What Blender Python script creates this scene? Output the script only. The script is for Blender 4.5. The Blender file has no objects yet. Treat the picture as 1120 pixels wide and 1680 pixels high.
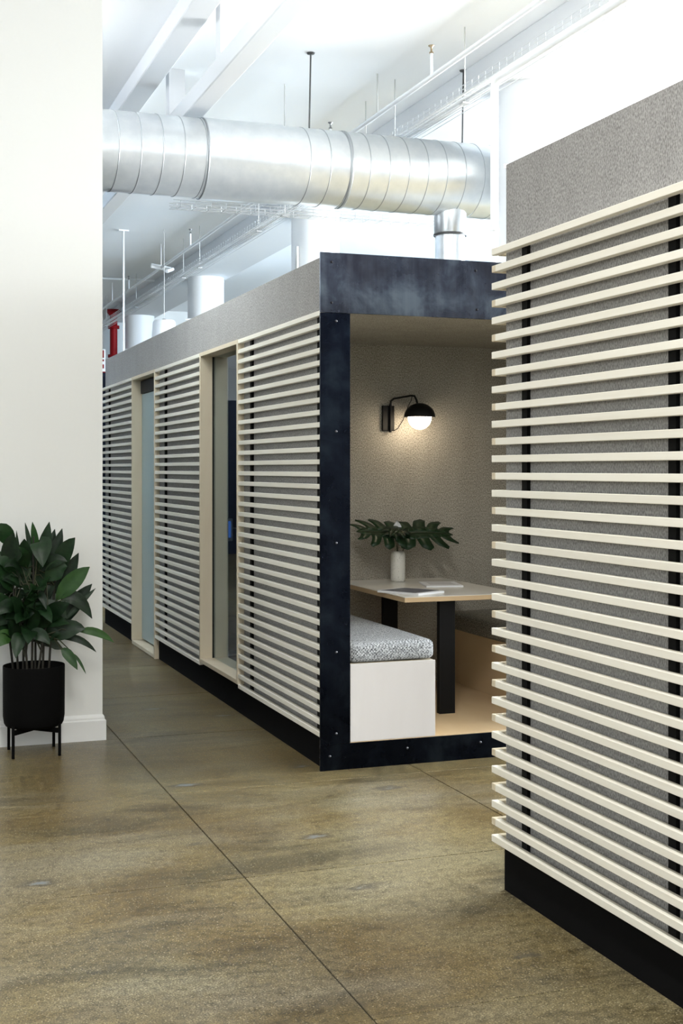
import bpy, bmesh, math, random
from mathutils import Vector, Matrix
R_ = math.radians
rng = random.Random(7)
scene = bpy.context.scene
col = scene.collection

# ------------------------------------------------------------------ camera
FPX, CX, HY, EYE = 2122.0, 560.0, 770.0, 1.35
YAW = math.atan(765 / FPX)
cam_d = bpy.data.cameras.new('camera')
cam = bpy.data.objects.new('camera', cam_d)
col.objects.link(cam)
cam.location = (0, 0, EYE)
cam.rotation_euler = (R_(90), 0, -YAW)
cam_d.sensor_fit = 'VERTICAL'
cam_d.sensor_height = 36.0
cam_d.sensor_width = 24.0
cam_d.lens = FPX * 36.0 / 1680.0
cam_d.shift_y = -(840 - HY) / 1680.0
cam_d.clip_start = 0.05
scene.camera = cam

# ------------------------------------------------------------------ light
world = bpy.data.worlds.new('daylight')
scene.world = world
world.use_nodes = True
bg = world.node_tree.nodes['Background']
bg.inputs[0].default_value = (0.88, 0.95, 1.0, 1)
bg.inputs[1].default_value = 1.5

def area(name, loc, rot, sx, sy, power, color=(1, 1, 1)):
    d = bpy.data.lights.new(name, 'AREA')
    d.shape = 'RECTANGLE'; d.size = sx; d.size_y = sy; d.energy = power; d.color = color
    o = bpy.data.objects.new(name, d); col.objects.link(o)
    o.location = loc; o.rotation_euler = rot
    return o
# daylight through the tall windows of the right wall and added high windows in the
# walls behind and to the left of the camera, all out of frame
for y, p_, c_ in ((1.4, 450, (0.95, 0.98, 1.0)), (6.5, 1700, (0.95, 0.98, 1.0)), (11.5, 760, (0.72, 0.87, 1.0)), (16.5, 330, (0.45, 0.70, 1.0))):
    area('unseen_window_light', (12.25, y, 2.7), (0, R_(108), 0), 3.2, 4.2, p_, c_)
for x in (-5.5, 0.0, 5.5):
    area('unseen_window_light', (x, -8.65, 3.4), (R_(90), 0, 0), 4.6, 2.0, 12, (1.0, 0.97, 0.92))
for y in (-5.5, -0.5, 4.0):
    area('unseen_window_light', (-8.65, y, 3.4), (0, R_(-90), 0), 2.0, 4.0, 10, (1.0, 0.97, 0.92))
area('unseen_window_light', (-8.6, 14.5, 3.6), (0, R_(-95), 0), 1.5, 6.0, 15, (0.80, 0.90, 1.0))  # added light to brighten the far-left ceiling
# added, unseen overhead lamps: uplights whiten the ceiling, downlights shade the slat gaps
ADDED_UP = [(0.25, 9.9), (0.25, 13.4), (0.25, 17.0)]
for x, y in ADDED_UP:
    area('added_overhead_light', (x, y, 4.17), (R_(180), 0, 0), 0.28, 2.3, 50, (0.93, 0.97, 1.0) if y < 12 else (0.62, 0.80, 1.0))
ADDED_DOWN = [(x, y) for x in (-3.0, 0.45) for y in (-5.4, -2.2, 1.0)]
for x, y in ADDED_DOWN:
    area('added_overhead_light', (x, y, 4.38), (0, 0, 0), 0.28, 2.3, 82 if x > 0 else 7, (1.0, 0.98, 0.945))
scene.view_settings.view_transform = 'Standard'
scene.view_settings.look = 'None'
scene.view_settings.gamma = 1.0
scene.view_settings.use_curve_mapping = False
scene.view_settings.exposure = 0.92
try:
    scene.cycles.use_denoising = True
except Exception:
    pass

# ------------------------------------------------------------------ helpers
def at(px, py, Y):
    "world point on the vertical plane y = Y seen at a pixel of the 1120x1680 frame (used for measuring sizes)"
    s, c = math.sin(YAW), math.cos(YAW)
    u, v = (px - CX) / FPX, (HY - py) / FPX
    d = Vector((s + c * u, c - s * u, v))
    return Vector((0, 0, EYE)) + d * (Y / d.y)

def mesh_obj(name, bm, mat, parent=None, smooth=False):
    me = bpy.data.meshes.new(name)
    bm.normal_update()
    bm.to_mesh(me); bm.free()
    if mat is not None:
        me.materials.append(mat)
    if smooth:
        for p in me.polygons:
            p.use_smooth = True
    o = bpy.data.objects.new(name, me)
    col.objects.link(o)
    if parent is not None:
        o.parent = parent
    return o

def inst(name, src, loc, parent=None, rot=None, scale=None):
    o = bpy.data.objects.new(name, src)
    col.objects.link(o)
    o.location = loc
    if rot: o.rotation_euler = rot
    if scale: o.scale = scale
    if parent is not None: o.parent = parent
    return o

def empty(name, loc=(0, 0, 0)):
    o = bpy.data.objects.new(name, None)
    col.objects.link(o); o.location = loc
    o.empty_display_size = 0.1
    return o

def tag(o, label, cat, group=None, kind=None):
    o['label'] = label; o['category'] = cat
    if group: o['group'] = group
    if kind: o['kind'] = kind
    return o

def structure(o, label=None):
    o['kind'] = 'structure'
    if label: o['label'] = label
    return o

def add_box(bm, lo, hi, bevel=0.0, seg=1):
    lo = Vector(lo); hi = Vector(hi)
    r = bmesh.ops.create_cube(bm, size=1.0)
    vs = r['verts']
    c = (lo + hi) / 2; s = hi - lo
    for v in vs:
        v.co = Vector((v.co.x * s.x, v.co.y * s.y, v.co.z * s.z)) + c
    if bevel > 0:
        es = list({e for v in vs for e in v.link_edges})
        bmesh.ops.bevel(bm, geom=es, offset=bevel, segments=seg, affect='EDGES', profile=0.5, clamp_overlap=True)

def box(name, lo, hi, mat, parent=None, bevel=0.0, seg=1):
    bm = bmesh.new(); add_box(bm, lo, hi, bevel, seg)
    return mesh_obj(name, bm, mat, parent)

def add_tube(bm, pts, rad, n=8, caps=True):
    pts = [Vector(p) for p in pts]
    rings = []
    up = None
    for i, p in enumerate(pts):
        if i == 0: t = pts[1] - pts[0]
        elif i == len(pts) - 1: t = pts[-1] - pts[-2]
        else: t = (pts[i + 1] - p).normalized() + (p - pts[i - 1]).normalized()
        t.normalize()
        if up is None:
            up = Vector((0, 0, 1)) if abs(t.z) < 0.9 else Vector((1, 0, 0))
        a = t.cross(up).normalized(); b = a.cross(t).normalized(); up = b
        r = rad[i] if isinstance(rad, (list, tuple)) else rad
        rings.append([bm.verts.new(p + (a * math.cos(2 * math.pi * k / n) + b * math.sin(2 * math.pi * k / n)) * r) for k in range(n)])
    for i in range(len(rings) - 1):
        for k in range(n):
            bm.faces.new((rings[i][k], rings[i][(k + 1) % n], rings[i + 1][(k + 1) % n], rings[i + 1][k]))
    if caps:
        bm.faces.new([bm.verts.new(v.co) for v in reversed(rings[0])]); bm.faces.new([bm.verts.new(v.co) for v in rings[-1]])

def tube(name, pts, rad, mat, parent=None, n=8):
    bm = bmesh.new(); add_tube(bm, pts, rad, n)
    bmesh.ops.recalc_face_normals(bm, faces=bm.faces)
    o = mesh_obj(name, bm, mat, parent, smooth=True)
    return o

def add_lathe(bm, prof, n=32, center=(0, 0, 0)):
    c = Vector(center); rings = []
    for r, z in prof:
        if r < 1e-6: rings.append([bm.verts.new(c + Vector((0, 0, z)))])
        else: rings.append([bm.verts.new(c + Vector((r * math.cos(2 * math.pi * k / n), r * math.sin(2 * math.pi * k / n), z))) for k in range(n)])
    for a, b in zip(rings, rings[1:]):
        for k in range(n):
            k2 = (k + 1) % n
            if len(a) == 1 and len(b) == 1: continue
            if len(a) == 1: bm.faces.new((a[0], b[k], b[k2]))
            elif len(b) == 1: bm.faces.new((a[k], a[k2], b[0]))
            else: bm.faces.new((a[k], a[k2], b[k2], b[k]))

def lathe(name, prof, mat, parent=None, n=32, center=(0, 0, 0)):
    bm = bmesh.new(); add_lathe(bm, prof, n, center)
    bmesh.ops.recalc_face_normals(bm, faces=bm.faces)
    return mesh_obj(name, bm, mat, parent, smooth=True)

def bend(p0, p1, p2, r, n=6):
    "polyline p0-p1-p2 with the corner at p1 rounded"
    p0, p1, p2 = Vector(p0), Vector(p1), Vector(p2)
    a = p1 + (p0 - p1).normalized() * r; b = p1 + (p2 - p1).normalized() * r
    return [p0] + [(1 - t) ** 2 * a + 2 * t * (1 - t) * p1 + t * t * b for t in [i / n for i in range(n + 1)]] + [p2]

# ------------------------------------------------------------------ materials
def new_mat(name):
    m = bpy.data.materials.new(name); m.use_nodes = True
    nt = m.node_tree
    return m, nt, nt.nodes['Principled BSDF'], nt.nodes, nt.links

def plain(name, color, rough=0.5, metal=0.0, spec=0.5):
    m, nt, b, N, L = new_mat(name)
    b.inputs['Base Color'].default_value = (*color, 1)
    b.inputs['Roughness'].default_value = rough
    b.inputs['Metallic'].default_value = metal
    b.inputs['Specular IOR Level'].default_value = spec
    return m

def coords(N, L, scale, obj=False, random_shift=False):
    if obj:
        tc = N.new('ShaderNodeTexCoord'); out = tc.outputs['Object']
    else:
        g = N.new('ShaderNodeNewGeometry'); out = g.outputs['Position']
    mp = N.new('ShaderNodeMapping'); mp.inputs['Scale'].default_value = scale
    L.new(out, mp.inputs['Vector'])
    if random_shift:
        oi = N.new('ShaderNodeObjectInfo')
        mul = N.new('ShaderNodeMath'); mul.operation = 'MULTIPLY'; mul.inputs[1].default_value = 37.0
        L.new(oi.outputs['Random'], mul.inputs[0])
        L.new(mul.outputs[0], mp.inputs['Location'])
    return mp.outputs['Vector']

def noise(N, L, vec, scale=1.0, detail=3.0, rough=0.5, dist=0.0):
    n = N.new('ShaderNodeTexNoise')
    n.inputs['Scale'].default_value = scale; n.inputs['Detail'].default_value = detail
    n.inputs['Roughness'].default_value = rough; n.inputs['Distortion'].default_value = dist
    L.new(vec, n.inputs['Vector'])
    return n.outputs['Fac']

def ramp(N, L, fac, stops):
    r = N.new('ShaderNodeValToRGB')
    els = r.color_ramp.elements
    while len(els) < len(stops): els.new(0.5)
    for e, (p, c) in zip(els, stops):
        e.position = p; e.color = (*c, 1) if len(c) == 3 else c
    L.new(fac, r.inputs['Fac'])
    return r.outputs['Color']

def mixc(N, L, fac, a, b, mode='MIX'):
    m = N.new('ShaderNodeMix'); m.data_type = 'RGBA'; m.blend_type = mode
    if isinstance(fac, float): m.inputs['Factor'].default_value = fac
    else: L.new(fac, m.inputs['Factor'])
    for s, v in (('A', a), ('B', b)):
        i = [x for x in m.inputs if x.name == s and x.type == 'RGBA'][0]
        if isinstance(v, tuple): i.default_value = (*v, 1)
        else: L.new(v, i)
    return [x for x in m.outputs if x.type == 'RGBA'][0]

def bump(N, L, b, h, strength=0.2, dist=0.002):
    bp = N.new('ShaderNodeBump'); bp.inputs['Strength'].default_value = strength
    bp.inputs['Distance'].default_value = dist
    L.new(h, bp.inputs['Height']); L.new(bp.outputs['Normal'], b.inputs['Normal'])

def felt_mat(name, lo, mid, hi):
    m, nt, b, N, L = new_mat(name)
    v = coords(N, L, (1, 1, 0.55))
    f = noise(N, L, v, 230, 2, 0.6)
    c = ramp(N, L, f, [(0.32, lo), (0.5, mid), (0.68, hi)])
    v2 = coords(N, L, (1, 1, 0.3))
    c = mixc(N, L, 0.10, c, ramp(N, L, noise(N, L, v2, 9, 3), [(0.3, lo), (0.7, hi)]))
    L.new(c, b.inputs['Base Color'])
    b.inputs['Roughness'].default_value = 0.95; b.inputs['Specular IOR Level'].default_value = 0.15
    bump(N, L, b, f, 0.35, 0.003)
    return m
M = {}
M['felt'] = felt_mat('grey_felt', (0.19, 0.185, 0.18), (0.33, 0.325, 0.315), (0.47, 0.46, 0.45))
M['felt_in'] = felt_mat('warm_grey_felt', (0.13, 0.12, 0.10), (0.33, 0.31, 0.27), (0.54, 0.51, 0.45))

def wood_mat(name, base, dark, rough=0.42, axis=(40, 1.2, 40)):
    m, nt, b, N, L = new_mat(name)
    v = coords(N, L, axis, obj=True, random_shift=True)
    f = noise(N, L, v, 1.0, 4, 0.6, 0.4)
    c = ramp(N, L, f, [(0.3, dark), (0.62, base)])
    oi = N.new('ShaderNodeObjectInfo')
    c = mixc(N, L, 0.55, c, ramp(N, L, oi.outputs['Random'], [(0, tuple(x * 0.93 for x in base)), (0.5, base), (1, tuple(min(1, x * 1.05) for x in base))]))
    L.new(c, b.inputs['Base Color'])
    b.inputs['Roughness'].default_value = rough
    b.inputs['Specular IOR Level'].default_value = 0.35
    return m
M['birch'] = wood_mat('birch_slat', (0.86, 0.83, 0.73), (0.77, 0.72, 0.60))
M['birch_end'] = wood_mat('birch_end_grain', (0.66, 0.58, 0.43), (0.52, 0.43, 0.29), 0.5, (60, 60, 60))
M['ply'] = wood_mat('birch_ply', (0.70, 0.62, 0.47), (0.58, 0.48, 0.33), 0.45, (6, 6, 1.2))
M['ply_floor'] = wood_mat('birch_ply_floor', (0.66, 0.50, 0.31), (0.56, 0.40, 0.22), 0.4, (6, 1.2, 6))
M['ply_white'] = wood_mat('pale_ply', (0.56, 0.545, 0.54), (0.50, 0.475, 0.46), 0.5, (5, 5, 1.0))
M['ply_edge'] = plain('ply_edge', (0.46, 0.33, 0.19), 0.6)
M['table'] = plain('table_laminate', (0.70, 0.68, 0.62), 0.25)

# blackened steel
def steel_mat(name, stops, streak):
    m, nt, b, N, L = new_mat(name)
    f = noise(N, L, coords(N, L, (1, 1, 1)), 5.5, 5, 0.6, 0.3)
    f2 = noise(N, L, coords(N, L, (30, 30, 3)), 1.0, 3, 0.6)
    c = ramp(N, L, f, list(zip((0.34, 0.50, 0.66), stops)))
    c = mixc(N, L, 0.2, c, ramp(N, L, f2, [(0.35, streak[0]), (0.68, streak[1])]))
    L.new(c, b.inputs['Base Color'])
    b.inputs['Metallic'].default_value = 1.0
    rr = N.new('ShaderNodeMapRange'); rr.inputs['To Min'].default_value = 0.22; rr.inputs['To Max'].default_value = 0.34
    L.new(f, rr.inputs['Value']); L.new(rr.outputs[0], b.inputs['Roughness'])
    return m
M['steel_header'] = steel_mat('mill_scale_steel_lit', ((0.030, 0.032, 0.046), (0.055, 0.065, 0.090), (0.125, 0.155, 0.190)), ((0.02, 0.02, 0.03), (0.13, 0.14, 0.16)))  # mottled scale, also lightened for the ceiling reflected in the header
m = steel_mat('blackened_steel', ((0.006, 0.008, 0.016), (0.010, 0.014, 0.026), (0.024, 0.034, 0.052)), ((0.005, 0.006, 0.012), (0.022, 0.026, 0.034)))  # darker copy of the same steel, without that reflection
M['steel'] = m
M['kick'] = plain('black_kick', (0.005, 0.005, 0.0055), 0.8, 0.0, 0.06)
M['batten'] = plain('black_batten', (0.006, 0.006, 0.006), 0.8, 0.0, 0.1)
M['black_metal'] = plain('black_metal', (0.006, 0.006, 0.006), 0.5, 0.0, 0.25)
M['black_leg'] = plain('black_table_leg', (0.004, 0.004, 0.0045), 0.6, 0.0, 0.15)
M['pot'] = plain('black_pot', (0.0025, 0.0025, 0.0025), 0.8, 0.0, 0.08)
M['bolt'] = plain('bolt_steel', (0.13, 0.135, 0.15), 0.3, 1.0)
M['bolt_dark'] = plain('bolt_dark', (0.02, 0.02, 0.025), 0.5, 0.6)
def wall_mat(name, color, rough=0.6):
    m, nt, b, N, L = new_mat(name)
    f = noise(N, L, coords(N, L, (1, 1, 1)), 60, 3)
    c = mixc(N, L, f, tuple(x * 0.98 for x in color), color)
    L.new(c, b.inputs['Base Color']); b.inputs['Roughness'].default_value = rough
    bump(N, L, b, f, 0.05, 0.001)
    return m
M['wall'] = wall_mat('white_wall', (0.80, 0.81, 0.79))
M['wall_grey'] = wall_mat('grey_wall', (0.14, 0.145, 0.15))  # unseen walls darkened to cut fill and reflections on the steel post
M['wall_blue'] = wall_mat('blue_grey_wall', (0.025, 0.035, 0.06))  # dark blue chosen to keep the pod window reflection navy
M['base'] = plain('white_baseboard', (0.80, 0.81, 0.80), 0.35)
M['ceil'] = wall_mat('white_ceiling', (0.90, 0.91, 0.92), 0.8)
M['beam'] = wall_mat('white_beam', (0.66, 0.67, 0.68), 0.7)
M['column'] = wall_mat('white_column', (0.86, 0.88, 0.90), 0.5)
M['white'] = plain('white_paint', (0.85, 0.86, 0.87), 0.4)
M['rod'] = plain('rod_steel', (0.10, 0.10, 0.10), 0.5, 0.7)
M['rod_pale'] = plain('rod_pale', (0.55, 0.55, 0.53), 0.5, 0.2)
M['wire'] = plain('tray_wire', (0.60, 0.61, 0.62), 0.4, 0.5)
M['brass'] = plain('sprinkler_brass', (0.40, 0.31, 0.20), 0.35, 0.9)
M['chrome'] = plain('sprinkler_steel', (0.30, 0.30, 0.30), 0.35, 0.9)
M['red'] = plain('red_paint', (0.22, 0.002, 0.005), 0.55, 0.0, 0.2)
M['navy'] = plain('navy_wall', (0.018, 0.032, 0.075), 0.7)
M['carpet'] = plain('dark_carpet', (0.02, 0.022, 0.028), 0.95)
M['paper'] = plain('paper', (0.78, 0.80, 0.83), 0.45)
M['tray_bracket'] = plain('tray_bracket', (0.5, 0.5, 0.5), 0.5, 0.3)

# galvanised duct
m, nt, b, N, L = new_mat('galvanised_steel')
f = noise(N, L, coords(N, L, (1, 1, 1)), 9, 5, 0.6)
L.new(ramp(N, L, f, [(0.3, (0.66, 0.69, 0.71)), (0.7, (0.76, 0.78, 0.79))]), b.inputs['Base Color'])
b.inputs['Metallic'].default_value = 0.85
rr = N.new('ShaderNodeMapRange'); rr.inputs['To Min'].default_value = 0.27; rr.inputs['To Max'].default_value = 0.34
L.new(f, rr.inputs['Value']); L.new(rr.outputs[0], b.inputs['Roughness'])
M['galv'] = m
M['seam'] = plain('duct_seam', (0.42, 0.44, 0.46), 0.35, 0.8)

# tweed cushion
def tweed(name, dark, light):
    m, nt, b, N, L = new_mat(name)
    v = coords(N, L, (1, 1, 1), obj=True)
    f = noise(N, L, v, 170, 2, 0.8)
    ck = N.new('ShaderNodeTexChecker'); ck.inputs['Scale'].default_value = 130
    L.new(v, ck.inputs['Vector'])
    c = ramp(N, L, f, [(0.40, dark), (0.52, tuple((a + b_) / 2 for a, b_ in zip(dark, light))), (0.62, light)])
    c = mixc(N, L, 0.3, c, ramp(N, L, ck.outputs['Fac'], [(0.4, dark), (0.6, light)]))
    L.new(c, b.inputs['Base Color']); b.inputs['Roughness'].default_value = 0.95
    b.inputs['Specular IOR Level'].default_value = 0.1
    bump(N, L, b, f, 0.5, 0.004)
    return m
M['tweed'] = tweed('tweed', (0.035, 0.04, 0.045), (0.62, 0.65, 0.68))
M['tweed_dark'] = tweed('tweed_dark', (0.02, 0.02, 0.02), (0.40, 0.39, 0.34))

# glass
def glass_mat(name, color, mixt):
    m, nt, b, N, L = new_mat(name)
    N.remove(b)
    g = N.new('ShaderNodeBsdfGlossy'); g.inputs['Roughness'].default_value = 0.01
    t = N.new('ShaderNodeBsdfTransparent'); t.inputs['Color'].default_value = (*color, 1)
    fr = N.new('ShaderNodeFresnel'); fr.inputs['IOR'].default_value = mixt
    ms = N.new('ShaderNodeMixShader')
    ge = N.new('ShaderNodeNewGeometry'); inv = N.new('ShaderNodeMath'); inv.operation = 'SUBTRACT'; inv.inputs[0].default_value = 1.0
    L.new(ge.outputs['Backfacing'], inv.inputs[1])
    mu = N.new('ShaderNodeMath'); mu.operation = 'MULTIPLY'      # only the outer face reflects
    L.new(fr.outputs[0], mu.inputs[0]); L.new(inv.outputs[0], mu.inputs[1])
    L.new(mu.outputs[0], ms.inputs['Fac']); L.new(t.outputs[0], ms.inputs[1]); L.new(g.outputs[0], ms.inputs[2])
    L.new(ms.outputs[0], nt.nodes['Material Output'].inputs['Surface'])
    return m
M['glass'] = glass_mat('window_glass', (0.86, 0.93, 0.96), 2.3)
m, nt, b, N, L = new_mat('teal_door_glass')
b.inputs['Base Color'].default_value = (0.34, 0.47, 0.50, 1)  # solid pale teal over the whole leaf
b.inputs['Roughness'].default_value = 0.28
M['door_glass'] = m

# concrete floor
m, nt, b, N, L = new_mat('polished_concrete')
P1 = coords(N, L, (1, 1, 1))
big = noise(N, L, P1, 0.8, 5, 0.6, 0.6)
stain = noise(N, L, coords(N, L, (0.8, 2.2, 1)), 1.6, 6, 0.65, 0.9)
fine = noise(N, L, P1, 210, 2, 0.75)
mid = noise(N, L, P1, 34, 5, 0.7)
grit = N.new('ShaderNodeTexVoronoi'); grit.inputs['Scale'].default_value = 85
L.new(P1, grit.inputs['Vector'])
def grey(*st): return [(p_, (v_, v_ * k_, v_ * k_ * k_)) for p_, v_, k_ in st]
c = ramp(N, L, big, [(0.38, (0.122, 0.086, 0.033)), (0.50, (0.158, 0.122, 0.055)), (0.62, (0.172, 0.146, 0.080))])
haze = noise(N, L, coords(N, L, (0.9, 2.0, 1)), 0.9, 4, 0.55, 0.4)
c = mixc(N, L, ramp(N, L, haze, [(0.50, (0, 0, 0)), (0.66, (0.5, 0.5, 0.5))]), c, (0.20, 0.185, 0.140))
c = mixc(N, L, 1.0, c, ramp(N, L, stain, grey((0.34, 0.50, 1.0), (0.43, 0.80, 0.99), (0.52, 1.0, 1.0), (0.66, 1.16, 1.02))), 'MULTIPLY')
c = mixc(N, L, 1.0, c, ramp(N, L, mid, grey((0.34, 0.55, 1.0), (0.5, 1.0, 1.0), (0.66, 1.35, 1.0))), 'MULTIPLY')
c = mixc(N, L, 1.0, c, ramp(N, L, fine, grey((0.34, 0.30, 1.0), (0.46, 0.85, 1.0), (0.56, 1.08, 1.0), (0.68, 2.1, 1.02))), 'MULTIPLY')
gm = ramp(N, L, grit.outputs['Distance'], [(0.10, (0.75, 0.75, 0.75)), (0.22, (0, 0, 0))])
c = mixc(N, L, gm, c, (0.46, 0.40, 0.26))
# grey filler patches: sparse flattened cells
vo = N.new('ShaderNodeTexVoronoi'); vo.inputs['Scale'].default_value = 1.0; vo.inputs['Randomness'].default_value = 1.0
L.new(coords(N, L, (1.7, 3.6, 1)), vo.inputs['Vector'])
vd = N.new('ShaderNodeMath'); vd.operation = 'ADD'
nz = noise(N, L, coords(N, L, (9, 24, 1)), 1.0, 4, 0.7)
nm = N.new('ShaderNodeMath'); nm.operation = 'MULTIPLY_ADD'; nm.inputs[1].default_value = 0.34; nm.inputs[2].default_value = -0.16
L.new(nz, nm.inputs[0]); L.new(vo.outputs['Distance'], vd.inputs[0]); L.new(nm.outputs[0], vd.inputs[1])
patch = ramp(N, L, vd.outputs[0], [(0.055, (1, 1, 1)), (0.085, (0, 0, 0))])
c = mixc(N, L, patch, c, (0.17, 0.185, 0.185))
rim = ramp(N, L, vd.outputs[0], [(0.07, (0, 0, 0)), (0.095, (0.75, 0.75, 0.75)), (0.16, (0, 0, 0))])
c = mixc(N, L, rim, c, (0.055, 0.05, 0.04))
L.new(c, b.inputs['Base Color'])
rr = N.new('ShaderNodeMapRange'); rr.inputs['To Min'].default_value = 0.26; rr.inputs['To Max'].default_value = 0.46
L.new(mid, rr.inputs['Value']); L.new(rr.outputs[0], b.inputs['Roughness'])
b.inputs['Specular IOR Level'].default_value = 0.5
bump(N, L, b, fine, 0.10, 0.002)
M['concrete'] = m
M['joint'] = plain('joint_dirt', (0.085, 0.085, 0.075), 0.7)

# leaves
def leaf_mat(name, dark, light, rough=0.35):
    m, nt, b, N, L = new_mat(name)
    oi = N.new('ShaderNodeObjectInfo')
    c = ramp(N, L, oi.outputs['Random'], [(0, dark), (0.7, tuple(a * 0.6 + b_ * 0.4 for a, b_ in zip(dark, light))), (1, light)])
    f = noise(N, L, coords(N, L, (1, 1, 1)), 40, 3)
    c = mixc(N, L, 0.35, c, ramp(N, L, f, [(0.35, dark), (0.7, light)]))
    L.new(c, b.inputs['Base Color']); b.inputs['Roughness'].default_value = rough
    b.inputs['Specular IOR Level'].default_value = 0.3
    return m
M['leaf'] = leaf_mat('dark_leaf', (0.003, 0.011, 0.004), (0.016, 0.052, 0.014), 0.42)
M['leaf_bright'] = leaf_mat('young_leaf', (0.012, 0.045, 0.010), (0.040, 0.105, 0.020), 0.42)
M['monstera'] = leaf_mat('monstera_leaf', (0.003, 0.012, 0.004), (0.008, 0.030, 0.009), 0.4)
M['stem'] = plain('stem_green', (0.03, 0.035, 0.012), 0.5)
M['stem_brown'] = plain('stem_brown', (0.014, 0.012, 0.006), 0.6)
M['soil'] = plain('soil', (0.012, 0.009, 0.007), 0.95)
m, nt, b, N, L = new_mat('speckled_ceramic')
f = noise(N, L, coords(N, L, (1, 1, 1)), 160, 2, 0.6)
L.new(ramp(N, L, f, [(0.30, (0.42, 0.42, 0.38)), (0.42, (0.72, 0.71, 0.66))]), b.inputs['Base Color'])
b.inputs['Roughness'].default_value = 0.4
bump(N, L, b, f, 0.4, 0.002)
M['ceramic'] = m
m, nt, b, N, L = new_mat('lit_globe')
b.inputs['Base Color'].default_value = (1, 0.95, 0.85, 1)
b.inputs['Emission Color'].default_value = (1.0, 0.82, 0.60, 1)
b.inputs['Emission Strength'].default_value = 13.0
M['globe'] = m
m, nt, b, N, L = new_mat('tablet_screen')
b.inputs['Base Color'].default_value = (0.01, 0.02, 0.06, 1)
b.inputs['Emission Color'].default_value = (0.05, 0.14, 0.45, 1)
b.inputs['Emission Strength'].default_value = 0.35
M['screen'] = m
M['sign'] = plain('sign_white', (0.8, 0.8, 0.8), 0.4)

# ------------------------------------------------------------------ setting
ZC = 4.70
XF = 1.905       # felt plane of the pods
XS = 1.870       # front plane of the slats
fl = structure(box('floor', (-9, -9, -0.20), (14, 27.3, -0.006), M['joint']), 'polished concrete floor slabs with dark joints')
SX, SY, GAP = 1.15, 1.17, 0.004
X0, Y0 = 1.15 - 3 * SX, 5.30 - 5 * SY
bm = bmesh.new(); add_box(bm, (GAP / 2, GAP / 2, -0.006), (SX - GAP / 2, SY - GAP / 2, 0.0), 0.0015)
slab_src = mesh_obj('slab', bm, M['concrete'], fl); slab_src.location = (X0, Y0, 0)
NX, NY = 7, 13
for i in range(NX):
    for j in range(NY):
        if i or j:
            inst('slab', slab_src.data, (X0 + i * SX, Y0 + j * SY, 0), fl)
X1, Y1 = X0 + NX * SX, Y0 + NY * SY
for lo, hi in (((-9, -9), (14, Y0)), ((-9, Y1), (14, 27.3)), ((-9, Y0), (X0, Y1)), ((X1, Y0), (14, Y1))):
    box('slab', (lo[0] + GAP / 2, lo[1] + GAP / 2, -0.006), (hi[0] - GAP / 2, hi[1] - GAP / 2, 0.0), M['concrete'], fl)

ceil = structure(box('ceiling', (-9, -9, ZC), (14, 27.3, ZC + 0.25), M['ceil']), 'white painted ceiling slab')
wl = structure(box('wall_left', (-8.7, 6.484, 0), (1.069, 8.2, ZC), M['wall']), 'white wall end behind the potted plant')
structure(box('wall_far', (-9, 27.0, 0), (14, 27.3, ZC), M['wall']), 'white far wall of the hall')
structure(box('wall_added_partition', (-8.7, 20.0, 0), (1.2, 20.15, 2.45), M['wall_blue']), 'added unseen dark blue partition that darkens the pod window reflection')  # added so the pod window reflects something dark
# right wall: piers between tall windows (out of frame) and solid wall beyond
wr = structure(box('wall_right', (12.7, 19.0, 0), (13.0, 27.0, ZC), M['wall']), 'white wall beyond the columns')
box('sill_wall', (12.7, -9, 0), (13.0, 19.0, 1.0), M['wall'], wr)
box('lintel', (12.7, -9, 4.4), (13.0, 19.0, ZC), M['wall'], wr)
for y in (-1.2, 4.0, 9.0, 14.0):
    box('pier', (12.7, y - 0.3, 1.0), (13.0, y + 0.3, 4.4), M['wall'], wr)

# walls behind and to the left of the camera, with added high windows
def window_wall(name, label, axis, w0, w1, openings):
    def seg(nm, a0, a1, z0, z1, par=None):
        lo, hi = ((a0, w0, z0), (a1, w1, z1)) if axis == 'x' else ((w0, a0, z0), (w1, a1, z1))
        return box(nm, lo, hi, M['wall_grey'], par)
    lim0, lim1 = -9.0, (13.0 if axis == 'x' else 6.48)
    root = structure(seg(name, lim0, lim1, 0, 2.4), label)
    seg('lintel', lim0, lim1, 4.4, ZC, root)
    edges = [lim0] + [e for o in openings for e in o] + [lim1]
    for a0, a1 in zip(edges[0::2], edges[1::2]): seg('pier', a0, a1, 2.4, 4.4, root)
    return root
window_wall('wall_back', 'grey wall with added high windows behind the camera', 'x', -9.0, -8.7, [(-7.8, -3.2), (-2.3, 2.3), (3.2, 7.8)])
ws = structure(box('wall_side', (-9.0, 6.5, 0), (-8.7, 27.0, 2.8), M['wall_blue']), 'blue-grey side wall of the hall behind the white wall')
box('lintel', (-9.0, 6.5, 4.4), (-8.7, 27.0, ZC), M['wall_blue'], ws)
box('pier', (-9.0, 6.5, 2.8), (-8.7, 11.4, 4.4), M['wall_blue'], ws); box('pier', (-9.0, 17.6, 2.8), (-8.7, 27.0, 4.4), M['wall_blue'], ws)
window_wall('wall_side', 'grey wall with added high windows left of the camera', 'y', -9.0, -8.7, [(-7.5, -3.5), (-2.5, 1.5), (2.0, 6.0)])

# made-up housings for the added lamps, hung from the ceiling
for x, y, z in [(x, y, 4.39) for x, y in ADDED_DOWN] + [(x, y, 4.10) for x, y in ADDED_UP]:
    lm = box('added_luminaire', (-0.16, -1.18, 0.0), (0.16, 1.18, 0.06), M['white'], ceil, 0.005)
    lm.location = (x, y, z)
    for yy in (-1.16, 1.16): tube('suspension', [(0, yy, 0.06), (0, yy, ZC - z)], 0.004, M['rod_pale'], lm, 6)

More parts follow.
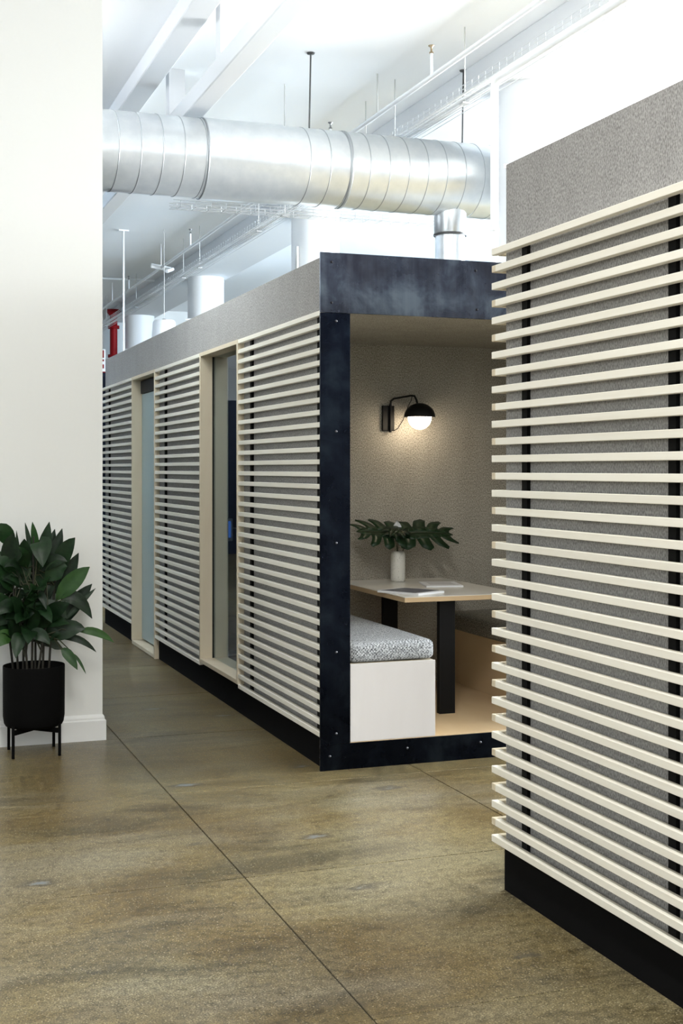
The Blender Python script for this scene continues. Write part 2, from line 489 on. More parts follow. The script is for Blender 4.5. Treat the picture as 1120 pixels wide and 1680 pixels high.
# baseboard with a moulded cap, wrapped round the wall end
bb = structure(empty('baseboard_left'), 'white moulded baseboard at the foot of the wall')
def base_profile(bm, path):
    prof = [(0.0, 0.0), (0.016, 0.0), (0.016, 0.098), (0.009, 0.104), (0.009, 0.112), (0.006, 0.122), (0.0, 0.128)]
    rings = []
    for p, d in path:
        rings.append([bm.verts.new(Vector((p[0] + d[0] * o, p[1] + d[1] * o, z))) for o, z in prof])
    for a, b_ in zip(rings, rings[1:]):
        for k in range(len(prof) - 1):
            bm.faces.new((a[k], a[k + 1], b_[k + 1], b_[k]))
bm = bmesh.new()
base_profile(bm, [((-8.7, 6.484), (0, -1)), ((1.069, 6.484), (1, -1)), ((1.069, 8.2), (1, 0))])
bmesh.ops.recalc_face_normals(bm, faces=bm.faces)
mesh_obj('moulding', bm, M['base'], bb)

# ceiling beams
def beam(name, lo, hi, label):
    return structure(box(name, lo, hi, M['beam'], None, 0.008), label)
beam('beam', (4.65, -9, 4.42), (5.35, 27, ZC), 'deep white ceiling beam over the round columns')
beam('beam', (2.04, -9, 4.55), (2.23, 27, ZC), 'slim white beam tight against the ceiling')
b2 = beam('beam', (2.30, -9, 4.15), (2.455, 27, 4.30), 'white beam hung below the ceiling on square posts')
def hung_post(y):
    box('hanger_post', (2.31, y, 4.30), (2.445, y + 0.13, ZC), M['beam'], b2)
for px in (354, 272):
    s, c_ = math.sin(YAW), math.cos(YAW); u = (px - CX) / FPX
    yy = 2.31 * (c_ - s * u) / (s + c_ * u)
    hung_post(yy - 0.13)
for y in (5.2, 17.5, 20.5, 23.5): hung_post(y)

# round columns with conduits
for i, y in enumerate((9.3, 14.8, 20.3, 25.8)):
    c = lathe('column', [(0.29, 0), (0.29, 4.42)], M['column'], None, 40, (5.0, y, 0))
    structure(c, ['round white column nearest the wall pipe', 'round white column behind the steel header', 'round white column with two bent conduits', 'round white column next to the red standpipe'][i])
    pp = bend((4.45, y - 0.2, 3.78), (4.66, y - 0.33, 3.78), (4.66, y - 0.33, 0.0), 0.16)
    if i != 1:
        q = tube('conduit', [(5.02, y - 0.32, 3.82)] + bend((5.02, y - 0.32, 3.82), (5.21, y - 0.30, 3.82), (5.21, y - 0.30, 0.0), 0.17)[1:], 0.018, M['white'], c)
        tube('conduit', bend((4.62, y - 0.22, 3.72), (4.90, y - 0.318, 3.72), (4.90, y - 0.318, 0.0), 0.17), 0.018, M['white'], c)
    else:
        tube('conduit', [(4.72, y - 0.15, 0), (4.72, y - 0.15, 4.0)], 0.02, M['rod_pale'], c)

# ------------------------------------------------------------------ pods
N_SLAT = 35
Z_TOP, PITCH = 2.050, (2.050 - 0.162) / 34
SH = 0.011       # half slat height

def slat_row(parent, y0, y1, laps=None):
    """35 horizontal slats between y0 and y1 on the slat plane; laps(i) gives a corrected far end"""
    meshes = {}
    for i in range(N_SLAT):
        e = y1 if laps is None else laps(i)
        key = round(e, 4)
        if key not in meshes:
            bm = bmesh.new()
            add_box(bm, (XS, -(e - y0) / 2, -SH), (XS + 0.023, (e - y0) / 2, SH), 0.0012)
            o = mesh_obj('slat', bm, M['birch'], parent)
            meshes[key] = o.data
            # recentre so that the grain runs from the slat's own origin
            for v in o.data.vertices: v.co.x -= XS
            o.location = (XS, (y0 + e) / 2, Z_TOP - i * PITCH)
        else:
            inst('slat', meshes[key], (XS, (y0 + e) / 2, Z_TOP - i * PITCH), parent)

def battens(parent, ys, w=0.034):
    for y in ys:
        box('batten', (XS + 0.023, y - w / 2, 0.15), (XF, y + w / 2, 2.06), M['batten'], parent)

def bolts(parent, pts, mat, r=0.008, y=0.0):
    src = None
    for x, z in pts:
        if src is None:
            bm = bmesh.new(); add_lathe(bm, [(r, 0), (r, 0.002), (r * 0.7, 0.004), (0, 0.005)], 10)
            bmesh.ops.rotate(bm, verts=bm.verts, matrix=Matrix.Rotation(R_(90), 3, 'X'))
            bmesh.ops.recalc_face_normals(bm, faces=bm.faces)
            o = mesh_obj('bolt', bm, mat, parent, True); src = o.data
            o.location = (x, y, z)
        else:
            inst('bolt', src, (x, y, z), parent)

XR = 3.73        # right edge of the steel front
# --- the pod with the booth
YB = 5.466
pod = tag(empty('meeting_pod', (0, 0, 0)), 'grey felt meeting pod with steel-framed booth end, window and glass door', 'meeting pod')
ZT = 2.315
YE = 11.40
WIN = (6.86, 7.75); DOOR = (9.10, 9.98)
WT = 0.10
# felt walls
box('felt_band', (XF, YB + 0.012, 2.055), (XF + WT, YE, ZT), M['felt'], pod)
for y0, y1 in ((YB + 0.012, WIN[0]), (WIN[1], DOOR[0]), (DOOR[1], YE)):
    box('felt_panel', (XF, y0, 0.15), (XF + WT, y1, 2.055), M['felt'], pod)
for y0, y1 in ((YB + 0.012, DOOR[0]), (DOOR[1], YE)):
    box('kick_plate', (XF - 0.004, y0, 0), (XF + 0.03, y1, 0.152), M['kick'], pod)
box('felt_wall', (XF, YE - 0.10, 0.15), (3.69, YE, ZT), M['felt'], pod)
box('felt_wall', (3.59, YB + 0.012, 0), (3.69, YE - 0.1, ZT), M['felt'], pod)
box('roof', (XF + 0.01, YB + 0.02, 2.27), (3.68, YE - 0.01, 2.30), M['felt'], pod)
# slats and battens
slat_row(pod, YB + 0.003, WIN[0]); slat_row(pod, WIN[1], DOOR[0])
slat_row(pod, DOOR[1], YE + 0.035)
battens(pod, (5.56, 6.68, 7.80, 8.86, 10.03, 11.15))
# steel frame of the booth end
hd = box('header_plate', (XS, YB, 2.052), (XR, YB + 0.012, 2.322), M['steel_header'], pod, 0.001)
bolts(hd, [(at(543.7, 429.7, YB).x, at(543.7, 429.7, YB).z), (at(543.7, 496.5, YB).x, at(543.7, 496.5, YB).z), (at(780, 444, YB).x, at(780, 444, YB).z), (at(782, 508, YB).x, at(782, 508, YB).z)], M['bolt_dark'], 0.006, YB)
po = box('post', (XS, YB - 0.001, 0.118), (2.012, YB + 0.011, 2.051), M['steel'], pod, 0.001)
bolts(po, [(1.945, z) for z in (2.015, 1.52, 1.02, 0.53, 0.165)], M['bolt'], 0.006, YB - 0.001)
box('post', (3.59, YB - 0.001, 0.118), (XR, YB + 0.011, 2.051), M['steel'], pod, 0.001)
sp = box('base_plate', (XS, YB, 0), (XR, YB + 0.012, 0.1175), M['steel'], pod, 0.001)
bolts(sp, [(1.915, 0.065), (2.29, 0.075), (2.66, 0.075), (3.2, 0.075)], M['bolt'], 0.006, YB)
# nook lining
YN = 6.90
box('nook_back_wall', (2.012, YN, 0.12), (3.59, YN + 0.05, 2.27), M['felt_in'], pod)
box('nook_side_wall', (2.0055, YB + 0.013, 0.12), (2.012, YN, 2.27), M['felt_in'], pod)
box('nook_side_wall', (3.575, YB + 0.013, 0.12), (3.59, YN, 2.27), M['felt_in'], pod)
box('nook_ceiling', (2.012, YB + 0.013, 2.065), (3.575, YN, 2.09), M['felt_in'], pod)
box('nook_floor', (2.012, YB + 0.004, 0.09), (3.575, YN, 0.121), M['ply_floor'], pod)
# office behind the window
box('office_back_wall', (3.50, YN + 0.06, 0.0), (3.585, YE - 0.1, 2.26), M['navy'], pod)
box('office_side_wall', (XF + WT, YN + 0.055, 0.0), (3.5, YN + 0.08, 2.26), M['navy'], pod)
box('office_side_wall', (XF + WT, YE - 0.12, 0.0), (3.5, YE - 0.102, 2.26), M['navy'], pod)
box('office_floor', (XF + 0.1, YN + 0.085, 0.0), (3.5, YE - 0.12, 0.03), M['carpet'], pod)
for y0, y1 in ((WIN[1] + 0.03, DOOR[0] - 0.03), (DOOR[1] + 0.03, YE - 0.12)):
    box('office_lining', (XF + WT + 0.002, y0, 0.03), (XF + WT + 0.012, y1, 2.25), M['navy'], pod)

# window in its plywood frame
T = 0.024
win = box('window_frame', (XS - 0.002, WIN[1] - T, 0.17), (2.045, WIN[1], 2.062), M['ply'], pod, 0.001)
for lo, hi in (((XS - 0.002, WIN[0], 0.17), (2.045, WIN[0] + T, 2.062)),
               ((XS - 0.002, WIN[0] + T, 2.038), (2.045, WIN[1] - T, 2.062)),
               ((XS - 0.002, WIN[0] + T, 0.17), (2.045, WIN[1] - T, 0.194))):
    box('frame_board', lo, hi, M['ply'], win, 0.001)
g = box('glass_pane', (1.953, WIN[0] + T, 0.194), (1.957, WIN[1] - T, 2.038), M['glass'], win)
box('glazing_bead', (1.944, WIN[1] - T - 0.003, 0.194), (1.953, WIN[1] - T, 2.038), M['black_metal'], win)
# door
dr = box('door_frame', (XS - 0.002, DOOR[1] - T, 0.03), (2.045, DOOR[1], 2.062), M['ply'], pod, 0.001)
for lo, hi in (((XS - 0.002, DOOR[0], 0.0), (2.045, DOOR[0] + T, 2.062)),
               ((XS - 0.002, DOOR[0] + T, 2.038), (2.045, DOOR[1] - T, 2.062)),
               ((XS - 0.002, DOOR[0] + T, 0.004), (2.045, DOOR[1] - T, 0.03))):
    box('frame_board', lo, hi, M['ply'], dr, 0.001)
box('door_leaf', (1.945, DOOR[0] + T + 0.006, 0.045), (1.957, DOOR[1] - T - 0.006, 1.93), M['door_glass'], dr)
box('door_closer', (1.935, DOOR[0] + T + 0.006, 1.935), (1.965, DOOR[1] - T - 0.006, 2.03), M['black_metal'], dr)

# --- the pod at the right with lapped slat corner
YQ = 3.726
pod2 = tag(empty('meeting_pod'), 'grey felt meeting pod with slats lapped round its bare corner', 'meeting pod')
YP = -2.2
box('felt_wall', (XF, YP, 0.15), (XF + WT, YQ, ZT + 0.012), M['felt'], pod2)
box('felt_wall', (XF + WT, YQ - 0.12, 0.15), (3.69, YQ, ZT + 0.012), M['felt'], pod2)
box('felt_wall', (3.57, YP, 0), (3.69, YQ - 0.12, ZT + 0.012), M['felt'], pod2)
box('felt_wall', (XF + WT, YP, 0.15), (3.57, YP + 0.1, ZT + 0.012), M['felt'], pod2)
box('roof', (XF + WT, YP + 0.1, 2.27), (3.57, YQ - 0.12, 2.30), M['felt'], pod2)
kp = box('kick_plate', (XF - 0.004, YP, 0), (XF + 0.04, YQ + 0.004, 0.152), M['kick'], pod2)
box('kick_plate', (XF + 0.04, YQ - 0.04, 0), (3.69, YQ + 0.004, 0.152), M['kick'], pod2)
LAP = 0.024
slat_row(pod2, YP, YQ + 0.035, lambda i: (YQ + 0.035) if i % 2 == 0 else (YQ + 0.035 - LAP - 0.002))
for i in range(N_SLAT):       # slats of the end face
    x0 = XS + 0.0005 if i % 2 else XS + 0.0238
    bm = bmesh.new(); add_box(bm, (x0, YQ + 0.011, Z_TOP - i * PITCH - SH), (3.69, YQ + 0.035, Z_TOP - i * PITCH + SH), 0.0012)
    mesh_obj('slat', bm, M['birch_end'], pod2)
battens(pod2, (3.580, 2.790, 2.0, 1.2, 0.4, -0.4, -1.2))
for x in (2.1, 2.9, 3.6):
    box('batten', (x - 0.02, YQ, 0.15), (x + 0.02, YQ + 0.011, 2.06), M['batten'], pod2)

# --- a third pod beyond the white wall
YT = 13.05
pod3 = tag(empty('meeting_pod'), 'dark steel end of the meeting pod standing beyond the glass door', 'meeting pod')
box('felt_wall', (XF, YT + 0.012, 0.0), (3.69, 17.7, ZT), M['felt'], pod3)
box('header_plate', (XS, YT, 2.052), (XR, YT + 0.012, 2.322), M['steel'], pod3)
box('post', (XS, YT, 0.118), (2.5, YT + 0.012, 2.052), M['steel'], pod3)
box('base_plate', (XS, YT, 0), (XR, YT + 0.012, 0.118), M['kick'], pod3)

# ------------------------------------------------------------------ booth furniture
def rounded_cushion(name, lo, hi, mat, label):
    bm = bmesh.new(); add_box(bm, lo, hi, 0.028, 4)
    c = (Vector(lo) + Vector(hi)) / 2; h = (Vector(hi) - Vector(lo)) / 2
    bmesh.ops.subdivide_edges(bm, edges=[e for e in bm.edges if e.calc_length() > 0.15], cuts=6, use_grid_fill=True)
    for v in bm.verts:
        d = (v.co - c)
        u = max(0, 1 - (d.x / h.x) ** 2) * max(0, 1 - (d.y / h.y) ** 2)
        if d.z > 0: v.co.z += 0.012 * u
        v.co.z += 0.002 * math.sin(v.co.y * 23) * math.sin(v.co.x * 17)
    for v in bm.verts: v.co -= Vector((c.x, c.y, lo[2]))
    o = mesh_obj(name, bm, mat, None, True)
    o.location = (c.x, c.y, lo[2])
    return tag(o, label, 'cushion')
bn = tag(empty('bench', (2.22, 6.18, 0.121)), 'white-fronted plywood bench box beside the steel post', 'bench')
def child_box(parent, name, lo, hi, mat, bevel=0.001):
    p = parent.location
    return box(name, Vector(lo) - p, Vector(hi) - p, mat, parent, bevel)
child_box(bn, 'end_panel', (2.0135, YB + 0.002, 0.121), (2.431, YB + 0.020, 0.470), M['ply_white'])
child_box(bn, 'front_panel', (2.413, YB + 0.0205, 0.121), (2.431, YN - 0.003, 0.470), M['ply'])
child_box(bn, 'seat_board', (2.0135, YB + 0.0205, 0.452), (2.4125, YN - 0.003, 0.470), M['ply'])
rounded_cushion('seat_cushion', (2.014, YB + 0.012, 0.474), (2.434, YN - 0.004, 0.565), M['tweed'], 'black and white tweed cushion on the white-fronted bench')
bn2 = tag(empty('bench', (3.37, 6.18, 0.121)), 'shaded plywood bench box behind the table leg', 'bench')
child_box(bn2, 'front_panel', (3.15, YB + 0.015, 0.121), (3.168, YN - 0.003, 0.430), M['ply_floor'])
child_box(bn2, 'end_panel', (3.1685, YB + 0.015, 0.121), (3.573, YB + 0.033, 0.430), M['ply_white'])
child_box(bn2, 'seat_board', (3.1685, YB + 0.0335, 0.412), (3.573, YN - 0.003, 0.430), M['ply'])
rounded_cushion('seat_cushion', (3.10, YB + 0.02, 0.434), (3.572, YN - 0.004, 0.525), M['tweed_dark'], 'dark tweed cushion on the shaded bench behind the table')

TX0, TX1, TY0, TY1, TZ = 2.45, 3.10, 5.88, 6.885, 0.720
tb = tag(empty('booth_table', (2.775, 6.38, 0.121)), 'pale laminate table with plywood edge on black legs in the booth', 'table')
tt = child_box(tb, 'tabletop', (TX0, TY0, TZ - 0.026), (TX1, TY1, TZ - 0.003), M['ply_edge'], 0.001)
child_box(tb, 'laminate', (TX0, TY0, TZ - 0.0028), (TX1, TY1, TZ), M['table'], 0.0005)
child_box(tb, 'leg', (2.665, 5.94, 0.121), (2.750, 5.975, TZ - 0.0265), M['black_leg'])
child_box(tb, 'leg', (2.665, 6.70, 0.121), (2.750, 6.735, TZ - 0.0265), M['black_leg'])

def magazine(loc, rz, w, h, t, covers, label):
    r = tag(empty('magazine', loc), label, 'magazine', 'magazines on the booth table')
    r.rotation_euler = (0, 0, rz)
    box('pages', (-w / 2, -h / 2, 0), (w / 2, h / 2, t), M['paper'], r, 0.0008)
    box('cover', (-w / 2, -h / 2, t), (w / 2, h / 2, t + 0.0012), M['paper'], r)
    for lo, hi, cc in covers:
        mt = plain('cover_print', cc, 0.35)
        box('cover_picture', (lo[0] * w, lo[1] * h, t + 0.0013), (hi[0] * w, hi[1] * h, t + 0.0018), mt, r)
p = at(668, 965, 6.12)
magazine((2.575, 6.10, TZ), R_(28), 0.21, 0.27, 0.010, [((-0.46, -0.40), (0.46, 0.44), (0.09, 0.10, 0.13)), ], 'magazine with a dark picture cover lying on the table')
magazine((2.895, 6.44, TZ), R_(-14), 0.20, 0.26, 0.007, [((-0.34, -0.25), (0.34, 0.34), (0.55, 0.56, 0.58))], 'white magazine with a pale grey picture lying on the table')

# vase with monstera leaves
VX, VY = 2.765, 6.735
vase = tag(empty('vase', (VX, VY, TZ)), 'speckled white cylinder vase holding monstera leaves', 'vase')
lathe('body', [(0, 0), (0.034, 0), (0.040, 0.006), (0.041, 0.02), (0.041, 0.145), (0.038, 0.160), (0.030, 0.170), (0.024, 0.171), (0.023, 0.165), (0.030, 0.155), (0.033, 0.14), (0.033, 0.02), (0, 0.012)], M['ceramic'], vase, 36)

def frame_from(direction, up_hint):
    z = Vector(direction).normalized()
    x = z.cross(Vector(up_hint)); x.normalize()
    n = x.cross(z).normalized()
    return z, x, n      # along, side, normal

def monstera_leaf(name, base, direction, up, length, width, droop, parent, mat):
    """one split leaf: a solid heart-shaped centre with curved fingers on each side"""
    a, s, n = frame_from(direction, up)
    base = Vector(base)
    def P(u, v):       # u along 0..1, v side -1..1 in units of width
        q = base + a * (u * length) + s * (v * width)
        q += n * (-droop * (u * u) * length - 0.20 * width * v * v + 0.08 * width * abs(v))
        return q
    bm = bmesh.new()
    def strip(pts_l, pts_r):
        L_ = [bm.verts.new(P(*p)) for p in pts_l]; R2 = [bm.verts.new(P(*p)) for p in pts_r]
        for i in range(len(L_) - 1):
            bm.faces.new((L_[i], R2[i], R2[i + 1], L_[i + 1]))
    # centre web
    us = [i / 10 for i in range(11)]
    wc = [0.28, 0.40, 0.40, 0.38, 0.36, 0.34, 0.30, 0.26, 0.20, 0.12, 0.01]
    for sg in (-1, 1):
        strip([(u, 0) for u in us], [(u, sg * w) for u, w in zip(us, wc)])
        # fingers
        for k, (u0, u1, reach, sweep) in enumerate(((-0.12, 0.17, 0.90, -0.05), (0.20, 0.44, 1.0, 0.10), (0.47, 0.68, 0.88, 0.22), (0.71, 0.92, 0.52, 0.22))):
            A, B = [], []
            for i in range(7):
                t = i / 6
                v = 0.12 + (reach - 0.12) * t
                ctr = (u0 + u1) / 2 + sweep * t * t
                hw = (u1 - u0) / 2 * (1.08 - 0.03 * t) * (1 if t < 0.75 else max(0.08, math.sqrt(max(0, 1 - ((t - 0.75) / 0.25) ** 2))))
                A.append((ctr - hw, sg * v)); B.append((ctr + hw, sg * v))
            strip(A, B)
    bmesh.ops.recalc_face_normals(bm, faces=bm.faces)
    o = mesh_obj(name, bm, mat, parent, True)
    sm = o.modifiers.new('thickness', 'SOLIDIFY'); sm.thickness = 0.0015
    bm2 = bmesh.new(); add_tube(bm2, [P(u, 0) + n * 0.001 for u in (0, 0.25, 0.5, 0.75, 1)], [0.003, 0.0025, 0.002, 0.0015, 0.0008], 6)
    mesh_obj('midrib', bm2, M['stem'], o, True)
    return o
mouth = Vector((0, 0, 0.165))
def foliage_stem(p1, bow, parent, r=0.0032):
    p0 = Vector((0, 0, 0.03)); p1 = Vector(p1)
    mid = (p0 + p1) / 2 + Vector(bow)
    pts = [(1 - t) ** 2 * p0 + 2 * t * (1 - t) * mid + t * t * p1 for t in [i / 8 for i in range(9)]]
    return tube('stem', pts, r, M['stem'], parent)
sprig = tag(empty('monstera_sprig', (VX, VY, TZ)), 'dark split monstera leaves fanned out above the white vase', 'leaves')
foliage_stem((-0.030, -0.03, 0.255), (0.015, 0.01, 0.02), sprig)
foliage_stem((0.045, -0.03, 0.245), (-0.010, 0.0, 0.02), sprig)
foliage_stem((0.005, 0.015, 0.250), (0.0, 0, 0.02), sprig)
monstera_leaf('leaf', (-0.015, -0.03, 0.275), (-0.97, -0.25, 0.10), (-0.15, -0.62, 0.78), 0.275, 0.135, 0.06, sprig, M['monstera'])
monstera_leaf('leaf', (0.030, -0.03, 0.270), (0.97, -0.22, 0.12), (0.10, -0.60, 0.80), 0.280, 0.140, 0.20, sprig, M['monstera'])
monstera_leaf('leaf', (-0.005, -0.01, 0.30), (-0.55, -0.75, 0.10), (0.1, -0.2, 0.95), 0.13, 0.09, 0.45, sprig, M['monstera'])

fw = bmesh.new()  # white cupped blade standing between the leaves
rows = []
for i in range(8):
    t = i / 7; w = 0.030 * math.sin(math.pi * min(1, t * 0.93 + 0.07)) ** 0.7
    rows.append([fw.verts.new((k * w + 0.004, 0.02 + 0.010 * (1 - k * k), 0.235 + 0.105 * t)) for k in (-1, -0.5, 0, 0.5, 1)])
for a_, b_ in zip(rows, rows[1:]):
    for k in range(4): fw.faces.new((a_[k], a_[k + 1], b_[k + 1], b_[k]))
fo = mesh_obj('white_blade', fw, M['paper'], sprig, True); fo['label'] = 'white upright blade between the leaves'
# wall lamp
lamp = tag(empty('wall_lamp', (2.768, YN, 1.643)), 'black swing-arm wall lamp with a half-covered lit globe', 'lamp')
box('wall_plate', (-0.036, -0.018, -0.072), (0.036, 0.0, 0.072), M['black_metal'], lamp, 0.002)
tube('pivot', [(0.008, -0.026, -0.082), (0.008, -0.026, 0.08)], 0.007, M['black_metal'], lamp, 12)
GX, GY, GZ = 0.130, -0.165, 0.002
arm = [(0.008, -0.026, 0.07), (0.010, -0.028, 0.098), (0.022, -0.042, 0.111), (0.092, -0.132, 0.125), (0.106, -0.148, 0.122), (0.114, -0.158, 0.098), (0.118, -0.162, 0.075)]
tube('arm', arm, 0.0060, M['black_metal'], lamp, 10)
tube('cable', [(0.095, -0.135, 0.123), (0.092, -0.135, 0.10), (0.080, -0.12, 0.07), (0.062, -0.085, -0.01), (0.045, -0.045, -0.06), (0.030, -0.022, -0.072)], 0.0022, M['black_metal'], lamp, 6)
sh = []
for i in range(13):
    a = i / 12 * math.pi / 2
    sh.append((0.089 * math.cos(a), 0.080 * math.sin(a)))
prof = sh + [(max(0, 0.086 * math.cos(a)), 0.077 * math.sin(a)) for a in [math.pi / 2 * (1 - i / 12) for i in range(13)]]
prof = [(0 if r < 1e-4 else r, z) for r, z in prof]
lathe('shade', prof, M['black_metal'], lamp, 40, (GX, GY, GZ))
gp = [(0 if i in (0, 16) else 0.066 * math.sin(math.pi * i / 16), -0.066 * math.cos(math.pi * i / 16)) for i in range(17)]
lathe('globe', gp, M['globe'], lamp, 32, (GX, GY, GZ - 0.004))

# tablet on its stand in the office
tab = tag(empty('tablet', (2.372, 8.95, 0.0)), 'white-framed tablet on a stand seen through the pod window', 'tablet')
tab.rotation_euler = (0, 0, R_(-14))
bm = bmesh.new(); add_box(bm, (-0.13, -0.006, -0.085), (0.03, 0.006, 0.085), 0.004)
bmesh.ops.rotate(bm, verts=bm.verts, matrix=Matrix.Rotation(R_(-22), 3, 'X')); bmesh.ops.translate(bm, verts=bm.verts, vec=(0, 0, 0.92))
mesh_obj('frame', bm, M['white'], tab)
bm = bmesh.new(); add_box(bm, (-0.115, -0.0085, -0.062), (0.015, -0.0065, 0.062))
bmesh.ops.rotate(bm, verts=bm.verts, matrix=Matrix.Rotation(R_(-22), 3, 'X')); bmesh.ops.translate(bm, verts=bm.verts, vec=(0, 0, 0.92))
mesh_obj('screen', bm, M['screen'], tab)
tube('stand', [(-0.04, 0.03, 0.03), (-0.04, 0.03, 0.9)], 0.008, M['white'], tab)
tube('cable', bend((0.03, 0.01, 0.93), (0.09, 0.02, 0.93), (0.10, 0.03, 0.60), 0.05), 0.003, M['white'], tab, 6)
lathe('base', [(0, 0), (0.12, 0), (0.12, 0.008), (0, 0.012)], M['white'], tab, 24, (-0.04, 0.03, 0.03))

# ------------------------------------------------------------------ plant
PX, PY = 0.712, 6.295
pot = tag(empty('plant_pot', (PX, PY, 0)), 'round black planter on a four-legged black stand by the white wall', 'plant pot')
lathe('body', [(0, 0.131), (0.120, 0.131), (0.132, 0.137), (0.139, 0.150), (0.1435, 0.18), (0.1445, 0.415), (0.1435, 0.419), (0.141, 0.419), (0.140, 0.412), (0.139, 0.38), (0, 0.378)], M['pot'], pot, 48)
lathe('soil', [(0, 0.385), (0.05, 0.388), (0.138, 0.382)], M['soil'], pot, 32)
stand = box('stand', (-0.145, -0.008, 0.108), (0.145, 0.008, 0.130), M['pot'], pot, 0.001)
stand.rotation_euler = (0, 0, R_(45))
cb = box('crossbar', (-0.008, -0.145, 0.108), (0.008, 0.145, 0.130), M['pot'], pot, 0.001)
cb.rotation_euler = (0, 0, R_(45))
for sx in (-1, 1):
    for sy in (-1, 1):
        box('leg', (sx * 0.1065 - 0.0065, sy * 0.1065 - 0.0065, 0), (sx * 0.1065 + 0.0065, sy * 0.1065 + 0.0065, 0.150), M['pot'], pot, 0.001)

plant = tag(empty('leafy_plant', (PX, PY, 0.385)), 'bushy dark green leafy plant growing in the black planter', 'plant')
PO = Vector((PX, PY, 0.385))
def leaf(base, tip, width, arch, face, mat, fold=0.25, petiole=None):
    """blade from base to tip (plant space), arching upwards by arch, facing roughly 'face'"""
    base = Vector(base); tip = Vector(tip)
    n = 9
    ctrl = (base + tip) / 2 + Vector((0, 0, arch))
    sp = [(1 - t) ** 2 * base + 2 * t * (1 - t) * ctrl + t * t * tip for t in [i / (n - 1) for i in range(n)]]
    shape = [0.06, 0.55, 0.88, 1.0, 1.0, 0.92, 0.74, 0.44, 0.03]
    bm = bmesh.new(); rows = []
    ph = rng.uniform(0, 6)
    for i, p in enumerate(sp):
        t = (sp[min(i + 1, n - 1)] - sp[max(i - 1, 0)]).normalized()
        side = t.cross(Vector(face))
        if side.length < 1e-3: side = t.cross(Vector((0.3, 0.2, 1)))
        side.normalize(); nn = side.cross(t).normalized()
        w = width * shape[i]
        wave = 0.06 * width * math.sin(i * 1.7 + ph)
        rows.append([bm.verts.new(p - side * w + nn * (fold * w + wave)), bm.verts.new(p - side * w * 0.5 + nn * (fold * w * 0.6)), bm.verts.new(p),
                     bm.verts.new(p + side * w * 0.5 + nn * (fold * w * 0.6)), bm.verts.new(p + side * w + nn * (fold * w - wave))])
    for a, b_ in zip(rows, rows[1:]):
        for k in range(4): bm.faces.new((a[k], a[k + 1], b_[k + 1], b_[k]))
    o = mesh_obj('leaf', bm, mat, plant, True)
    if petiole is not None:
        q = Vector(petiole)
        m_ = (q + base) / 2 + Vector((0, 0, 0.02))
        tube('petiole', [q, (q + m_) / 2 * 1.0, m_, base, base.lerp(tip, 0.12) + Vector((0, 0, arch * 0.2))], [0.0035, 0.0035, 0.003, 0.0025, 0.0015], M['stem'], o, 6)
    return o
def pp(px, py, dy=0.0):
    return at(px, py, PY + dy) - PO
# canes from the soil
canes = []
for (bx, tx, ty, dy, lean) in ((30, 22, 960, -0.03, 0), (38, 45, 900, 0.03, 0), (52, 55, 880, -0.05, 0), (58, 64, 905, 0.05, 0), (70, 75, 930, -0.02, 0), (80, 92, 930, 0.0, 0), (22, 8, 930, 0.04, 0), (45, 38, 1000, -0.07, 0), (62, 85, 990, -0.07, 0)):
    a = pp(bx, 1098, dy); a.z = 0.0
    b_ = pp(tx, ty, dy)
    tube('cane', [a, a.lerp(b_, 0.5) + Vector((rng.uniform(-.01, .01), 0, 0)), b_], [0.006, 0.005, 0.004], M['stem_brown'], plant, 7)
    canes.append((a, b_))
toward = Vector((-0.15, -1, 0.25))
hand = [  # base px, tip px, half width, arch, depth offset base, depth tip, material
    ((62, 920), (53, 856), 0.018, 0.01, 0, -0.02, 'leaf_bright'),
    ((55, 920), (41, 857), 0.012, 0.0, 0.02, 0.03, 'leaf'),
    ((33, 960), (27, 870), 0.012, 0.0, -0.04, -0.05, 'leaf'),
    ((62, 950), (81, 856), 0.034, 0.0, 0.0, -0.02, 'leaf'),
    ((70, 945), (90, 868), 0.030, 0.0, 0.04, 0.05, 'leaf'),
    ((75, 960), (102, 867), 0.034, 0.0, 0.03, 0.03, 'leaf'),
    ((85, 955), (123, 882), 0.040, 0.05, 0.0, -0.05, 'leaf'),
    ((90, 985), (129, 907), 0.036, 0.0, 0.02, 0.0, 'leaf'),
    ((92, 985), (147, 930), 0.042, 0.02, -0.02, -0.06, 'leaf_bright'),
    ((95, 1030), (151, 958), 0.036, 0.02, 0.02, 0.0, 'leaf'),
    ((105, 1020), (157, 965), 0.014, 0.01, -0.02, -0.02, 'leaf'),
    ((100, 985), (151, 1015), 0.034, 0.10, -0.03, -0.05, 'leaf'),
    ((80, 1050), (140, 1032), 0.044, 0.05, -0.04, -0.08, 'leaf'),
    ((128, 1036), (187, 1054), 0.020, 0.045, -0.05, -0.06, 'leaf_bright'),
    ((98, 1048), (158, 1070), 0.017, 0.060, -0.03, -0.05, 'leaf'),
    ((100, 1064), (127, 1099), 0.024, 0.03, -0.05, -0.08, 'leaf_bright'),
    ((120, 1072), (141, 1106), 0.007, 0.02, -0.05, -0.07, 'leaf_bright'),
    ((35, 1040), (26, 1080), 0.034, 0.05, -0.08, -0.13, 'leaf'),
    ((48, 1045), (82, 1058), 0.030, 0.06, -0.10, -0.14, 'leaf'),
    ((22, 1045), (-14, 1066), 0.036, 0.05, -0.06, -0.10, 'leaf_bright'),
    ((20, 900), (-8, 870), 0.040, 0.07, 0.0, -0.04, 'leaf'),
    ((10, 930), (22, 875), 0.036, 0.02, -0.02, -0.05, 'leaf'),
    ((40, 940), (40, 884), 0.034, 0.02, 0.03, 0.0, 'leaf'),
    ((65, 890), (70, 930), 0.050, 0.08, -0.08, -0.15, 'leaf'),
    ((30, 1000), (-5, 1010), 0.035, 0.06, -0.08, -0.12, 'leaf'),
    ((62, 975), (76, 1000), 0.018, 0.05, -0.12, -0.16, 'leaf'),
]
